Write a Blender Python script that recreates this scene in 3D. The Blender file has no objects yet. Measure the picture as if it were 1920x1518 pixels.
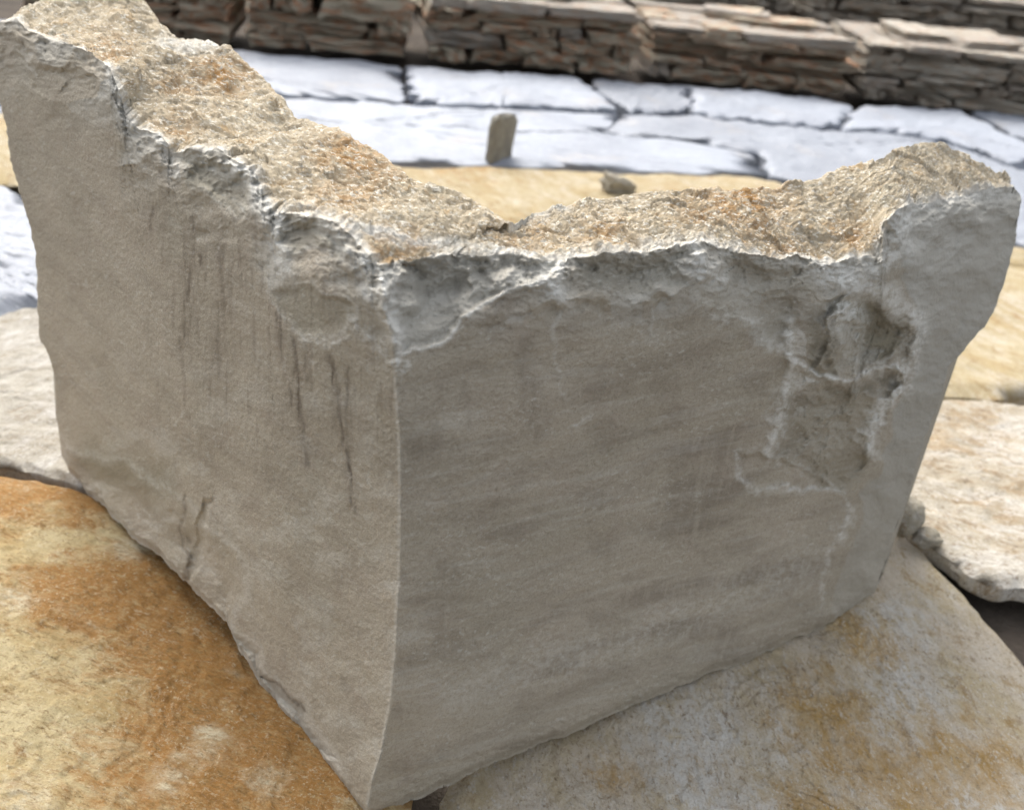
import bpy, math, random
import numpy as np
from mathutils import Matrix, Vector
R_ = math.radians
sc = bpy.context.scene

# ------------------------------------------------------------------ camera
FPX = 1900.0; PITCH = R_(29.5); ROLL = R_(6.6); CAMH = 0.70
fw = np.array([0, math.cos(PITCH), -math.sin(PITCH)])
up0 = np.array([0, math.sin(PITCH), math.cos(PITCH)]); r0 = np.array([1., 0, 0])
cx = math.cos(ROLL)*r0 + math.sin(ROLL)*up0
cy = -math.sin(ROLL)*r0 + math.cos(ROLL)*up0
CAM = np.array([0, 0, CAMH])
cd = bpy.data.cameras.new('camera'); cam = bpy.data.objects.new('camera', cd)
sc.collection.objects.link(cam); sc.camera = cam
m = Matrix.Identity(4)
for i in range(3):
    m[i][0] = cx[i]; m[i][1] = cy[i]; m[i][2] = -fw[i]; m[i][3] = CAM[i]
cam.matrix_world = m
cd.sensor_width = 36; cd.lens = FPX/1920*36
cd.clip_start = 0.01; cd.clip_end = 200
cd.dof.use_dof = True; cd.dof.focus_distance = 0.78; cd.dof.aperture_fstop = 6.5

# ------------------------------------------------------------------ light
SUN_EL = R_(52); SUN_AZ = (-0.50, 0.80)      # horizontal direction towards the sun: behind the block, to the left
w = bpy.data.worlds.new("World"); sc.world = w; w.use_nodes = True
nt = w.node_tree
bg = nt.nodes['Background']; sky = nt.nodes.new('ShaderNodeTexSky')
sky.sky_type = 'NISHITA'; sky.sun_disc = False
sky.sun_elevation = SUN_EL; sky.sun_rotation = math.atan2(SUN_AZ[0], SUN_AZ[1])
sky.air_density = 1.0; sky.dust_density = 6.0; sky.ozone_density = 0.5; sky.altitude = 100
hs = nt.nodes.new('ShaderNodeHueSaturation'); hs.inputs['Saturation'].default_value = 0.30      # thin cloud deck: nearly white sky
nt.links.new(sky.outputs[0], hs.inputs['Color']); nt.links.new(hs.outputs[0], bg.inputs[0]); bg.inputs[1].default_value = 0.15
sl = bpy.data.lights.new('sun', 'SUN'); sl.energy = 0.65; sl.angle = R_(38); sl.color = (1, .95, .87)
so = bpy.data.objects.new('sun', sl); sc.collection.objects.link(so)
d = Vector((SUN_AZ[0], SUN_AZ[1], math.tan(SUN_EL)*math.hypot(*SUN_AZ))).normalized()
so.rotation_euler = d.to_track_quat('Z', 'Y').to_euler()
sc.view_settings.view_transform = 'Standard'; sc.view_settings.look = 'None'
sc.view_settings.gamma = 1; sc.view_settings.exposure = 1.17
sc.render.engine = 'CYCLES'

# ------------------------------------------------------------------ maths helpers
def rays(px, py):
    px = np.asarray(px, float); py = np.asarray(py, float)
    return fw + ((px-960)/FPX)[..., None]*cx - ((py-759)/FPX)[..., None]*cy
def ground(px, py, z=0.0):
    d = rays(px, py); t = (z-CAMH)/d[..., 2]
    return CAM + t[..., None]*d
def G(px, py, z=0.0):
    return ground(np.array([px]), np.array([py]), z)[0]

_rs = np.random.RandomState(7)
_perm = _rs.permutation(256); _perm = np.concatenate([_perm, _perm, _perm])
_grad = _rs.normal(size=(256, 3)); _grad /= np.linalg.norm(_grad, axis=1)[:, None]
def perlin(p):
    i = np.floor(p).astype(int); f = p-i; i &= 255
    u = f*f*f*(f*(f*6-15)+10)
    def gr(a, b, c):
        h = _perm[_perm[_perm[(i[..., 0]+a) & 255]+((i[..., 1]+b) & 255)]+((i[..., 2]+c) & 255)]
        q = _grad[h]
        return q[..., 0]*(f[..., 0]-a)+q[..., 1]*(f[..., 1]-b)+q[..., 2]*(f[..., 2]-c)
    L = lambda a, b, t: a+(b-a)*t
    x = L(L(gr(0,0,0), gr(1,0,0), u[..., 0]), L(gr(0,1,0), gr(1,1,0), u[..., 0]), u[..., 1])
    y = L(L(gr(0,0,1), gr(1,0,1), u[..., 0]), L(gr(0,1,1), gr(1,1,1), u[..., 0]), u[..., 1])
    return L(x, y, u[..., 2])*1.6
def fbm(p, scale=1.0, octv=4, gain=.5, off=0.0):
    p = p*scale+off; a = 1; s = 0
    for k in range(octv):
        s = s+a*perlin(p); p = p*2.03+17.3; a *= gain
    return s
def noise2(x, y, sx, sy, octv=3, off=0., gain=.5):
    return fbm(np.stack([x/sx, y/sy, np.zeros_like(x)], -1), 1, octv, gain, off)
def poly_at(pts, u):
    pts = np.array(pts, float)
    return np.interp(u, pts[:, 2], pts[:, 0]), np.interp(u, pts[:, 2], pts[:, 1])
def sm(e0, e1, x):
    t = np.clip((x-e0)/(e1-e0), 0, 1); return t*t*(3-2*t)
def dline(x, y, pts):
    """distance to a polyline in sheet coordinates"""
    best = np.full(x.shape, 1e9)
    for (a, b), (c, d) in zip(pts[:-1], pts[1:]):
        vx, vy = c-a, d-b; L = vx*vx+vy*vy+1e-9
        t = np.clip(((x-a)*vx+(y-b)*vy)/L, 0, 1)
        best = np.minimum(best, np.hypot(x-a-t*vx, y-b-t*vy))
    return best
def inside(x, y, pts):
    """signed distance: positive inside the polygon"""
    c = np.zeros(x.shape, bool); n = len(pts)
    for i in range(n):
        x1, y1 = pts[i]; x2, y2 = pts[(i+1) % n]
        if y1 == y2: continue
        cond = ((y1 > y) != (y2 > y)) & (x < (x2-x1)*(y-y1)/(y2-y1)+x1)
        c ^= cond
    dd = dline(x, y, list(pts)+[pts[0]])
    return np.where(c, dd, -dd)

def facets(x, y, cell, seed, aspect=1.0, flat=False):
    """shell-like break: lower envelope of tilted bowls, meeting in sharp ridges; returns height (0 mean) and a cell value.
    flat=True gives angular plates with steps between them"""
    rs = np.random.RandomState(seed); off = rs.rand(64, 64, 2); tilt = rs.normal(size=(64, 64, 2)); hh = rs.rand(64, 64)
    u = x/cell; v = y/(cell*aspect); iu = np.floor(u).astype(int); iv = np.floor(v).astype(int)
    best = np.full(x.shape, 1e9); out = np.zeros(x.shape); val = np.zeros(x.shape)
    for a in (-1, 0, 1):
        for b in (-1, 0, 1):
            ju, jv = (iu+a) % 64, (iv+b) % 64
            du = u-(iu+a+off[ju, jv, 0]); dv = v-(iv+b+off[ju, jv, 1])
            pl_ = du*tilt[ju, jv, 0]+dv*tilt[ju, jv, 1]
            if flat: d2 = du*du+dv*dv; h_ = pl_+hh[ju, jv]-.5
            else: d2 = (du*du+dv*dv)+.45*pl_+hh[ju, jv]*.5; h_ = None
            m_ = d2 < best; best = np.where(m_, d2, best)
            if flat: out = np.where(m_, h_, out)
            val = np.where(m_, hh[ju, jv], val)
    if not flat: out = .45-best
    return out, val

def mesh_np(name, V, Fq, mat, parent=None, smooth=True, attrs=None):
    me = bpy.data.meshes.new(name)
    V = np.asarray(V, np.float32); Fq = np.asarray(Fq, np.int32)
    me.vertices.add(len(V)); me.vertices.foreach_set('co', V.ravel())
    k = Fq.shape[1]; n = len(Fq)
    me.loops.add(n*k); me.loops.foreach_set('vertex_index', Fq.ravel())
    me.polygons.add(n); me.polygons.foreach_set('loop_start', np.arange(0, n*k, k, dtype=np.int32))
    try: me.polygons.foreach_set('loop_total', np.full(n, k, np.int32))
    except Exception: pass
    me.update(calc_edges=True); me.validate()
    me.polygons.foreach_set('use_smooth', np.full(len(me.polygons), smooth))
    for nm, a in (attrs or {}).items():
        at = me.attributes.new(nm, 'FLOAT', 'POINT'); at.data.foreach_set('value', np.asarray(a, np.float32).ravel())
    me.materials.append(mat)
    o = bpy.data.objects.new(name, me); sc.collection.objects.link(o)
    if parent: o.parent = parent
    return o
def tag(o, label, cat, group=None):
    o['label'] = label; o['category'] = cat
    if group: o['group'] = group
    return o

# ------------------------------------------------------------------ materials
class NT:
    def __init__(s, name):
        s.m = bpy.data.materials.new(name); s.m.use_nodes = True; s.t = s.m.node_tree
        s.b = s.t.nodes['Principled BSDF']; s.tc = s.t.nodes.new('ShaderNodeTexCoord').outputs['Object']
    def n(s, typ, **kw):
        o = s.t.nodes.new(typ)
        for k, v in kw.items(): setattr(o, k, v)
        return o
    def put(s, sock, v):
        if isinstance(v, bpy.types.NodeSocket): s.t.links.new(v, sock)
        else: sock.default_value = v
    def noise(s, scale, detail=4, rough=.55, stretch=None, rot=None, dist=0., co=None):
        co = co or s.tc
        if stretch or rot:
            mp = s.n('ShaderNodeMapping')
            s.put(mp.inputs['Vector'], co)
            if rot: mp.inputs['Rotation'].default_value = rot
            if stretch: mp.inputs['Scale'].default_value = stretch
            co = mp.outputs[0]
        o = s.n('ShaderNodeTexNoise'); s.put(o.inputs['Vector'], co)
        o.inputs['Scale'].default_value = scale; o.inputs['Detail'].default_value = detail
        o.inputs['Roughness'].default_value = rough; o.inputs['Distortion'].default_value = dist
        return o.outputs['Fac']
    def ramp(s, v, a, b, lo=0., hi=1.):
        o = s.n('ShaderNodeMapRange'); o.interpolation_type = 'SMOOTHSTEP'
        s.put(o.inputs[0], v); o.inputs[1].default_value = a; o.inputs[2].default_value = b
        o.inputs[3].default_value = lo; o.inputs[4].default_value = hi
        return o.outputs[0]
    def mix(s, f, a, b, mode='MIX'):
        o = s.n('ShaderNodeMix', data_type='RGBA', blend_type=mode)
        c = [i for i in o.inputs if i.type == 'RGBA']
        s.put(o.inputs[0], f)
        for sock, v in zip(c, (a, b)):
            if isinstance(v, tuple) and len(v) == 3: v = (*v, 1)
            s.put(sock, v)
        return [q for q in o.outputs if q.type == 'RGBA'][0]
    def math(s, op, a, b=0.):
        o = s.n('ShaderNodeMath', operation=op); s.put(o.inputs[0], a); s.put(o.inputs[1], b); return o.outputs[0]
    def attr(s, nm):
        return s.n('ShaderNodeAttribute', attribute_name=nm).outputs['Fac']
    def bump(s, h, strength, dist, prev=None):
        o = s.n('ShaderNodeBump'); s.put(o.inputs['Height'], h)
        s.put(o.inputs['Strength'], strength); o.inputs['Distance'].default_value = dist
        if prev: s.put(o.inputs['Normal'], prev)
        return o.outputs[0]
    def fin(s, col, rough=.85, nrm=None, spec=.3):
        s.put(s.b.inputs['Base Color'], col); s.put(s.b.inputs['Roughness'], rough)
        s.b.inputs['Specular IOR Level'].default_value = spec
        if nrm: s.put(s.b.inputs['Normal'], nrm)
        return s.m

def mat_block():
    s = NT('cut_sandstone')
    big = s.noise(6, 4, .6); mid = s.noise(28, 5, .6); fine = s.noise(260, 3, .7)
    base = s.mix(s.ramp(big, .35, .65), (.405, .358, .285), (.355, .318, .250))
    base = s.mix(s.ramp(mid, .45, .75, 0, .35), base, (.355, .295, .238))      # pinkish clouds
    base = s.mix(s.ramp(fine, .35, .7, 0, .36), base, (.50, .455, .375))
    base = s.mix(s.ramp(s.noise(600, 2, .6), .5, .72, 0, .34), base, (.17, .150, .115))
    # saw/bedding striation on the faces
    base = s.mix(s.ramp(s.noise(7, 5, .7, stretch=(.7, .7, 5), dist=.6), .45, .75, 0, .30), base, (.20, .175, .14))
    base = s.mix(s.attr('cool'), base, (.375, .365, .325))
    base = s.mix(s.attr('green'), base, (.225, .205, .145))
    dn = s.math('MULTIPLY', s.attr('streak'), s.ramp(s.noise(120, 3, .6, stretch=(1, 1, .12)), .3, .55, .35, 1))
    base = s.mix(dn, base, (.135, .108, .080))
    # natural top bed
    t1 = s.noise(11, 5, .65); t2 = s.noise(45, 5, .7, dist=.6); t3 = s.noise(170, 4, .8, stretch=(.7, 1.3, 2))
    top = s.mix(s.ramp(t1, .35, .65), (.53, .45, .325), (.43, .37, .27))
    top = s.mix(s.ramp(t2, .52, .68, 0, .75), top, (.42, .295, .155))
    top = s.mix(s.ramp(s.noise(60, 4, .7), .55, .7, 0, .6), top, (.58, .55, .46))
    top = s.mix(s.ramp(s.noise(33, 4, .7, dist=1), .58, .7, 0, .7), top, (.34, .32, .25))
    top = s.mix(s.math('MULTIPLY', s.attr('rust'), s.ramp(s.noise(90, 4, .7), .38, .58, .15, .95)), top, (.36, .19, .055))
    top = s.mix(s.ramp(t3, .55, .72, 0, .8), top, (.24, .17, .09))
    top = s.mix(s.ramp(s.noise(210, 3, .7, stretch=(.7, 1.3, 2)), .54, .64, 0, .8), top, (.80, .77, .68))
    col = s.mix(s.attr('top'), base, top)
    pf = s.math('MULTIPLY', s.attr('pale'), s.ramp(s.noise(110, 4, .7), .3, .6, .25, 1))
    col = s.mix(pf, col, (.66, .655, .61))
    h = s.math('ADD', s.math('MULTIPLY', mid, .5), s.math('MULTIPLY', fine, .5))
    n1 = s.bump(h, .6, .005)
    n2 = s.bump(s.noise(500, 4, .8), s.math('ADD', s.math('MULTIPLY', s.attr('top'), .5), .22), .0025, n1)
    n3 = s.bump(t2, s.math('MULTIPLY', s.attr('top'), .7), .006, n2)
    return s.fin(col, .9, n3, .2)

def mat_slab(name, c1, c2, rust, pale, dark, rustw=(.5, .62), palew=(.55, .68), scale=1., seedrot=0., st=(1, 1.6, 1), fl=.6, blobs=(), wblobs=()):
    """bedding-plane sandstone: ochre and rust clouds, chalky patches, small flakes; blobs = stained places (x, y, radius in metres)"""
    s = NT(name)
    co = s.n('ShaderNodeMapping'); s.put(co.inputs[0], s.tc); co.inputs['Location'].default_value = (seedrot*3.1, seedrot*1.7, seedrot)
    co.inputs['Rotation'].default_value = (0, 0, seedrot); co.inputs['Scale'].default_value = (scale,)*3
    c = co.outputs[0]
    pos = s.n('ShaderNodeNewGeometry').outputs['Position']
    a = s.noise(3.2, 5, .62, co=c, dist=.4); b = s.noise(9, 6, .68, co=c, stretch=st, dist=.5); d_ = s.noise(60, 5, .8, co=c, stretch=st)
    e = s.noise(20, 6, .75, co=c, stretch=st, dist=.4); f = s.noise(150, 4, .8, co=c, stretch=st); f2 = s.noise(120, 4, .8, co=c, stretch=(st[1], st[0]*2, 1))
    def spots(lst, base, w):
        m = None
        for x, y, rr in lst:
            v = s.n('ShaderNodeVectorMath', operation='DISTANCE'); s.put(v.inputs[0], pos); v.inputs[1].default_value = (x, y, 0)
            q = s.math('SUBTRACT', 1., s.math('DIVIDE', v.outputs['Value'], rr))
            m = q if m is None else s.math('MAXIMUM', m, q)
        if m is None: return s.ramp(base, *w)
        m = s.math('MAXIMUM', m, -.35)
        return s.ramp(s.math('ADD', s.math('MULTIPLY', m, .22), base), w[0], w[1])
    col = s.mix(s.ramp(b, .38, .62), c1, c2)
    am = s.math('ADD', s.math('MULTIPLY', a, .45), s.math('MULTIPLY', e, .55))
    col = s.mix(s.math('MULTIPLY', spots(blobs, am, rustw), s.ramp(d_, .3, .55, .45, 1)), col, rust)
    col = s.mix(s.ramp(e, .55, .66, 0, fl), col, tuple(x*.62 for x in rust))
    wp = s.noise(6.5, 7, .75, co=c, dist=.3, stretch=st)
    col = s.mix(s.math('MULTIPLY', spots(wblobs, wp, palew), s.ramp(d_, .38, .56, .15, 1)), col, pale)
    col = s.mix(s.ramp(d_, .55, .66, 0, fl), col, pale)
    col = s.mix(s.ramp(s.noise(75, 4, .8, co=c, stretch=st), .55, .66, 0, fl), col, dark)
    drift = s.ramp(s.noise(17, 5, .7, co=c, stretch=st), .42, .60, .12, 1); drift2 = s.ramp(s.noise(13, 5, .7, co=c), .60, .42, .12, 1)
    g = s.noise(420, 3, .8, co=c)
    col = s.mix(s.math('MULTIPLY', s.ramp(f, .52, .68, 0, .8), drift), col, tuple(x*.8 for x in dark))
    col = s.mix(s.math('MULTIPLY', s.ramp(f2, .53, .68, 0, .8), drift2), col, tuple(min(.8, x*1.1) for x in pale))
    col = s.mix(s.ramp(g, .52, .66, 0, .35), col, dark)
    crk = s.n('ShaderNodeTexVoronoi', feature='DISTANCE_TO_EDGE'); wv = s.n('ShaderNodeVectorMath', operation='ADD')
    nz = s.n('ShaderNodeTexNoise'); s.put(nz.inputs['Vector'], c); nz.inputs['Scale'].default_value = 14; nz.inputs['Detail'].default_value = 5
    sc3 = s.n('ShaderNodeVectorMath', operation='SCALE'); s.put(sc3.inputs[0], nz.outputs['Color']); sc3.inputs['Scale'].default_value = .12
    s.put(wv.inputs[0], c); s.put(wv.inputs[1], sc3.outputs[0]); s.put(crk.inputs['Vector'], wv.outputs[0]); crk.inputs['Scale'].default_value = 11
    flake = s.ramp(crk.outputs['Distance'], 0, .035, 0, 1)
    col = s.mix(s.math('MULTIPLY', s.ramp(flake, 0, 1, .22, 0), drift), col, dark)
    n = s.bump(b, .5, .012); n = s.bump(flake, .15, .004, n); n = s.bump(d_, .8, .007, n); n = s.bump(f, .7, .003, n); n = s.bump(f2, .5, .002, n)
    return s.fin(col, .85, n, .25)

def gb(x, y, rr): q = G(x, y); return (float(q[0]), float(q[1]), rr)
M_block = mat_block()
M_orange = mat_slab('ochre_sandstone', (.52, .435, .255), (.45, .345, .17), (.33, .165, .045), (.56, .49, .34), (.22, .135, .05), (.42, .60), (.48, .70), 1., .3, (1, 2.2, 1), .55,
    [gb(250, 1090, .10), gb(380, 1130, .13), gb(520, 1230, .12), gb(480, 1380, .13), gb(600, 1430, .10), gb(120, 1090, .07), gb(60, 890, .10), gb(160, 930, .06)], [gb(20, 1110, .03), gb(390, 1370, .018), gb(30, 1500, .04), gb(250, 1015, .028), gb(300, 1460, .03), gb(60, 1220, .02), gb(500, 1470, .025), gb(330, 1410, .012)])
M_gold = mat_slab('golden_sandstone', (.52, .46, .37), (.46, .385, .25), (.40, .255, .085), (.56, .545, .50), (.27, .20, .12), (.47, .66), (.42, .68), 1., 1.4, (1, 1.6, 1), .55,
    [gb(1650, 1170, .06), gb(1560, 1290, .09), gb(1600, 1360, .09), gb(1760, 1400, .12), gb(1150, 1400, .04), gb(1560, 1500, .08)], [gb(1470, 1360, .045), gb(1560, 1450, .035), gb(1700, 1260, .07), gb(1330, 1330, .06), gb(1720, 1130, .05), gb(1300, 1450, .08), gb(1880, 1500, .07)])
M_cream = mat_slab('cream_sandstone', (.50, .47, .40), (.42, .38, .31), (.36, .25, .14), (.62, .60, .56), (.28, .22, .15), (.58, .72), (.45, .62), 1., 2.2, (1, 3, 1))
M_pink = mat_slab('pinkish_sandstone', (.48, .435, .35), (.42, .36, .265), (.38, .27, .15), (.60, .57, .51), (.21, .15, .10), (.50, .64), (.47, .6), 1., 3.3, (1, 1.8, 1), .8)
M_yellow = mat_slab('yellow_sandstone', (.48, .41, .27), (.42, .33, .18), (.38, .22, .07), (.58, .53, .43), (.28, .18, .08), (.5, .66), (.5, .66), .9, 4.1, (1, 2.5, 1), .6)

def mat_blue(name, k, seed):  # blue cast of the reflected sky is put into the base colour
    s = NT(name)
    a = s.noise(2.5+seed*.1, 5, .6, dist=.5); b = s.noise(14, 5, .65, stretch=(1, 3, 1))
    col = s.mix(s.ramp(a, .35, .65), tuple(x*k for x in (.295, .32, .365)), tuple(x*k for x in (.245, .265, .305)))
    col = s.mix(s.ramp(b, .52, .70, 0, .5), col, tuple(x*k for x in (.17, .18, .21)))
    col = s.mix(s.ramp(s.noise(5, 4, .6), .56, .72, 0, .5), col, (.34, .31, .28))
    col = s.mix(s.ramp(s.noise(26, 6, .8, stretch=(1, 2.4, 1)), .54, .68, 0, .6), col, (.20, .21, .24))
    col = s.mix(s.ramp(s.noise(80, 4, .8), .56, .66, 0, .5), col, (.48, .49, .50))
    n = s.bump(b, .5, .012)
    return s.fin(col, .55, n, .5)
M_blue = [mat_blue('sky_tinted_flagstone_%s' % t, k, i) for i, (t, k) in enumerate((('light', 1.0), ('mid', .86), ('pale', 1.08)))]

def mat_strat(name, base, alt, red, dark, seed):
    s = NT(name)
    rnd = s.n('ShaderNodeObjectInfo').outputs['Random']
    v = s.n('ShaderNodeVectorMath', operation='ADD'); s.put(v.inputs[0], s.tc)
    cb = s.n('ShaderNodeCombineXYZ')
    for i in range(3): s.put(cb.inputs[i], s.math('MULTIPLY', rnd, 13.+i*7))
    s.put(v.inputs[1], cb.outputs[0]); c = v.outputs[0]
    st = (1, 1, 5)
    col = s.mix(s.ramp(rnd, 0, 1), base, alt)
    col = s.mix(s.ramp(s.noise(5+seed, 4, .6, co=c), .46, .62, 0, .85), col, red)
    col = s.mix(s.ramp(s.noise(9, 5, .7, co=c, stretch=st), .52, .66, 0, .6), col, dark)
    col = s.mix(s.ramp(s.noise(12, 5, .7, co=c, stretch=st), .58, .70, 0, .6), col, (.50, .46, .38))
    n = s.bump(s.noise(20, 5, .7, co=c, stretch=st), .8, .02)
    return s.fin(col, .85, n, .25)
M_stack = mat_strat('weathered_ledge_stone', (.47, .41, .31), (.60, .54, .42), (.52, .25, .13), (.22, .18, .13), 0)
M_stack2 = mat_strat('grey_ledge_stone', (.47, .435, .365), (.60, .56, .48), (.48, .34, .23), (.21, .185, .155), 1)
M_top = mat_strat('pale_ledge_stone', (.50, .46, .40), (.44, .41, .36), (.48, .34, .24), (.26, .23, .19), 2)
def mat_dirt():
    s = NT('quarry_dirt')
    col = s.mix(s.ramp(s.noise(8, 6, .65), .35, .65), (.10, .084, .068), (.06, .05, .042))
    return s.fin(col, .95, s.bump(s.noise(60, 5, .7), .7, .01), .1)
M_dirt = mat_dirt()

# ------------------------------------------------------------------ ground
gN = 60
xs = np.linspace(-1, 1, gN); gx, gy = np.meshgrid(np.sign(xs)*np.abs(xs)**2*40, np.sign(xs)*np.abs(xs)**2*40+3)
V = np.stack([gx, gy, np.full_like(gx, -.075)], -1); V[..., 2] += fbm(V*3, 1, 3)*.008
idx = np.arange(gN*gN).reshape(gN, gN)
Fq = np.stack([idx[:-1, :-1], idx[:-1, 1:], idx[1:, 1:], idx[1:, :-1]], -1).reshape(-1, 4)
go = mesh_np('ground', V.reshape(-1, 3), Fq, M_dirt); go['kind'] = 'structure'

# ------------------------------------------------------------------ the block
PL_A = G(130, 885); PL_C = G(690, 1530); PL_D = G(1640, 1110)
def mkplane(a, b, off=0.):
    t = (b-a)*np.array([1, 1, 0]); t /= np.linalg.norm(t); n = np.array([-t[1], t[0], 0]); return a+n*off, n
def tplane(px, py, pl, off=0.):
    d = rays(px, py); return ((pl[0]-CAM)@pl[1]+off)/(d@pl[1])
PLL = mkplane(PL_A, PL_C); PLR = mkplane(PL_C, PL_D)
UC = .42
def withu(pts, ucorner_idx):
    """give each outline point a u: chord length along each arm"""
    p = np.array(pts, float); d_ = np.concatenate([[0], np.cumsum(np.hypot(*np.diff(p, axis=0).T))])
    dc = d_[ucorner_idx]; u = np.where(d_ <= dc, d_/dc*UC, UC+(d_-dc)/(d_[-1]-dc)*(1-UC))
    return np.column_stack([p, u])
bot = withu([(130,885),(165,925),(200,958),(250,1005),(300,1045),(340,1082),(375,1120),(425,1165),(440,1200),(462,1240),(490,1285),(530,1335),(580,1395),(640,1475),(662,1505),(690,1530),
             (735,1518),(790,1494),(850,1468),(900,1440),(1000,1402),(1100,1360),(1200,1318),(1300,1275),(1400,1240),(1480,1200),(1540,1180),(1600,1135),(1640,1110)], 15)
topf = withu([(-20,46),(30,38),(84,72),(125,80),(169,97),(200,125),(219,156),(228,190),(232,219),(262,240),(295,249),(312,268),(322,290),(355,282),(385,285),(413,280),(440,300),(472,322),(485,345),(500,372),(512,396),(527,402),(560,401),(600,410),(632,421),(660,445),(683,468),(700,492),(718,500),
              (745,486),(766,489),(820,480),(880,477),(930,479),(969,480),(1020,490),(1061,491),(1100,481),(1131,476),(1190,472),(1245,470),(1280,458),(1309,448),(1340,460),(1368,470),(1421,479),(1460,484),(1489,479),(1520,486),(1547,497),(1575,492),(1600,486),(1641,479),(1650,455),(1656,420),(1680,395),(1704,385),(1757,379),(1802,367),(1847,354),(1901,350)], 28)
# back edge: u values follow matching points of the front edge
def uof(pts, x): return float(np.interp(x, pts[:, 0], pts[:, 2]))
ftx = lambda x: uof(topf[np.argsort(topf[:, 0])], x)
back = np.array([(230,-70,0),(270,-2,ftx(60)),(303,46,ftx(125)),(337,76,ftx(169)),(388,76,ftx(200)),(434,88,ftx(226)),(447,101,ftx(240)),(506,160,ftx(295)),(535,194,ftx(322)),(552,223,ftx(350)),(590,232,ftx(395)),(632,236,ftx(430)),
                 (674,266,ftx(465)),(733,299,ftx(490)),(771,337,ftx(527)),(807,345,ftx(570)),(872,363,ftx(632)),(905,385,ftx(665)),(930,404,ftx(700)),(954,419,UC),(1000,405,ftx(860)),(1043,388,ftx(1000)),(1080,380,ftx(1061)),(1140,370,ftx(1120)),(1211,359,ftx(1180)),
                 (1277,354,ftx(1245)),(1351,350,ftx(1309)),(1452,354,ftx(1421)),(1474,346,ftx(1489)),(1539,332,ftx(1547)),(1574,315,ftx(1590)),(1649,297,.905),(1692,276,.925),(1736,262,.94),(1780,271,.955),(1832,306,.975),(1889,334,1)], float)
left = np.array([(-20,46),(-16,110),(-8,160),(5,205),(14,250),(20,300),(34,350),(50,400),(58,430),(66,470),(70,530),(71,600),(76,640),(90,665),(101,695),(104,740),(107,800),(115,850),(130,885)], float)
right = np.array([(1901,350),(1914,368),(1913,390),(1902,450),(1890,500),(1880,540),(1862,585),(1845,612),(1810,650),(1780,688),(1765,740),(1742,800),(1725,850),(1712,890),(1700,935),(1684,985),(1668,1030),(1658,1075),(1640,1110)], float)

NU, NV = 860, 560
# u spacing: even in photo pixels
U = np.linspace(0, 1, NU)
ubend = np.interp(U, [0, 1], [0, 1])
Vv = np.linspace(0, 1, NV)                     # 0 bottom .. 1 top
UU, VV = np.meshgrid(U, Vv)                    # (NV,NU)
bx, by = poly_at(bot, U); tx, ty = poly_at(topf, U); kx, ky = poly_at(back, U)
# chipped outline
s1 = np.arange(NU)*2.2
jit = noise2(s1, s1*0, 26, 9, 4, 3.3, .65); jit2 = noise2(s1, s1*0+50, 30, 9, 4, 9.1, .65)
env = sm(0, .01, U)*sm(0, .01, 1-U)
ty = ty+jit*5*env; tx = tx+jit2*4*env
by = by+noise2(s1, s1*0+90, 50, 9, 5, 1.1, .6)*np.where(U < UC, 9, 5)*env - 2
ky = ky+noise2(s1, s1*0+70, 22, 9, 4, 5.7, .7)*5*env
def vparam(pts):
    d_ = np.concatenate([[0], np.cumsum(np.hypot(*np.diff(pts, axis=0).T))]); return d_/d_[-1]
lu, ru = vparam(left), vparam(right)
lx = np.interp(1-Vv, lu, left[:, 0]); ly = np.interp(1-Vv, lu, left[:, 1])
rx = np.interp(1-Vv, ru, right[:, 0]); ry = np.interp(1-Vv, ru, right[:, 1])
jl = noise2(Vv*900, Vv*0, 34, 9, 4, 2.2)*4*sm(0, .03, Vv)*sm(0, .03, 1-Vv)
lx = lx+jl; rx = rx+noise2(Vv*900, Vv*0+40, 34, 9, 4, 6.2)*4*sm(0, .03, Vv)*sm(0, .03, 1-Vv)
def coons(b, t, l, r):
    return ((1-VV)*b[None]+VV*t[None]+(1-UU)*l[:, None]+UU*r[:, None]
            - ((1-UU)*(1-VV)*b[0]+UU*(1-VV)*b[-1]+(1-UU)*VV*t[0]+UU*VV*t[-1]))
X = coons(bx, tx, lx, rx); Y = coons(by, ty, ly, ry)

# the arris between the two sawn faces, slightly bowed
ridge = np.array([(716,500),(722,560),(735,640),(742,690),(747,760),(752,860),(752,960),(750,1080),(742,1220),(733,1320),(716,1410),(700,1460),(688,1530)], float)
tl = tplane(X, Y, PLL); tr = tplane(X, Y, PLR)
ys = np.linspace(430, 1560, 60); strx = []
for yy in ys:
    xx = np.linspace(500, 950, 451); q = tplane(xx, xx*0+yy, PLL)-tplane(xx, xx*0+yy, PLR)
    strx.append(xx[np.argmin(np.abs(q))])
sx = np.interp(Y, ys, strx); rgx = np.interp(Y, ridge[:, 1], ridge[:, 0])
nick = noise2(Y*0, Y, 30, 20, 4, 91., .6)*1.3+5*np.clip(noise2(Y*0, Y, 30, 22, 2, 93.)-.5, 0, 1)
shift = rgx-sx
fall = np.exp(-((X-rgx)/220.)**2)
shift = shift*fall+nick*np.exp(-((X-rgx)/11.)**2); rgx = rgx+nick
tl = tplane(X-shift, Y, PLL); tr = tplane(X-shift, Y, PLR)
kk = .0022
T = kk*np.logaddexp(tl/kk, tr/kk)-kk*np.log(2)*np.exp(-np.abs(tl-tr)/kk)
P0 = CAM+T[..., None]*rays(X, Y)
onleft = sm(6, -6, X-rgx)

PN = np.clip(.72+.75*noise2(X, Y, 18, 18, 4, 15., .7), .02, 1.3)
D = np.zeros_like(T); pale = np.zeros_like(T); cool = np.zeros_like(T); streak = np.zeros_like(T); green = np.zeros_like(T)
wx = X+noise2(X, Y, 60, 60, 4, 3.1)*14; wy = Y+noise2(X, Y, 60, 60, 4, 8.4)*14       # warped sheet coordinates
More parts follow.
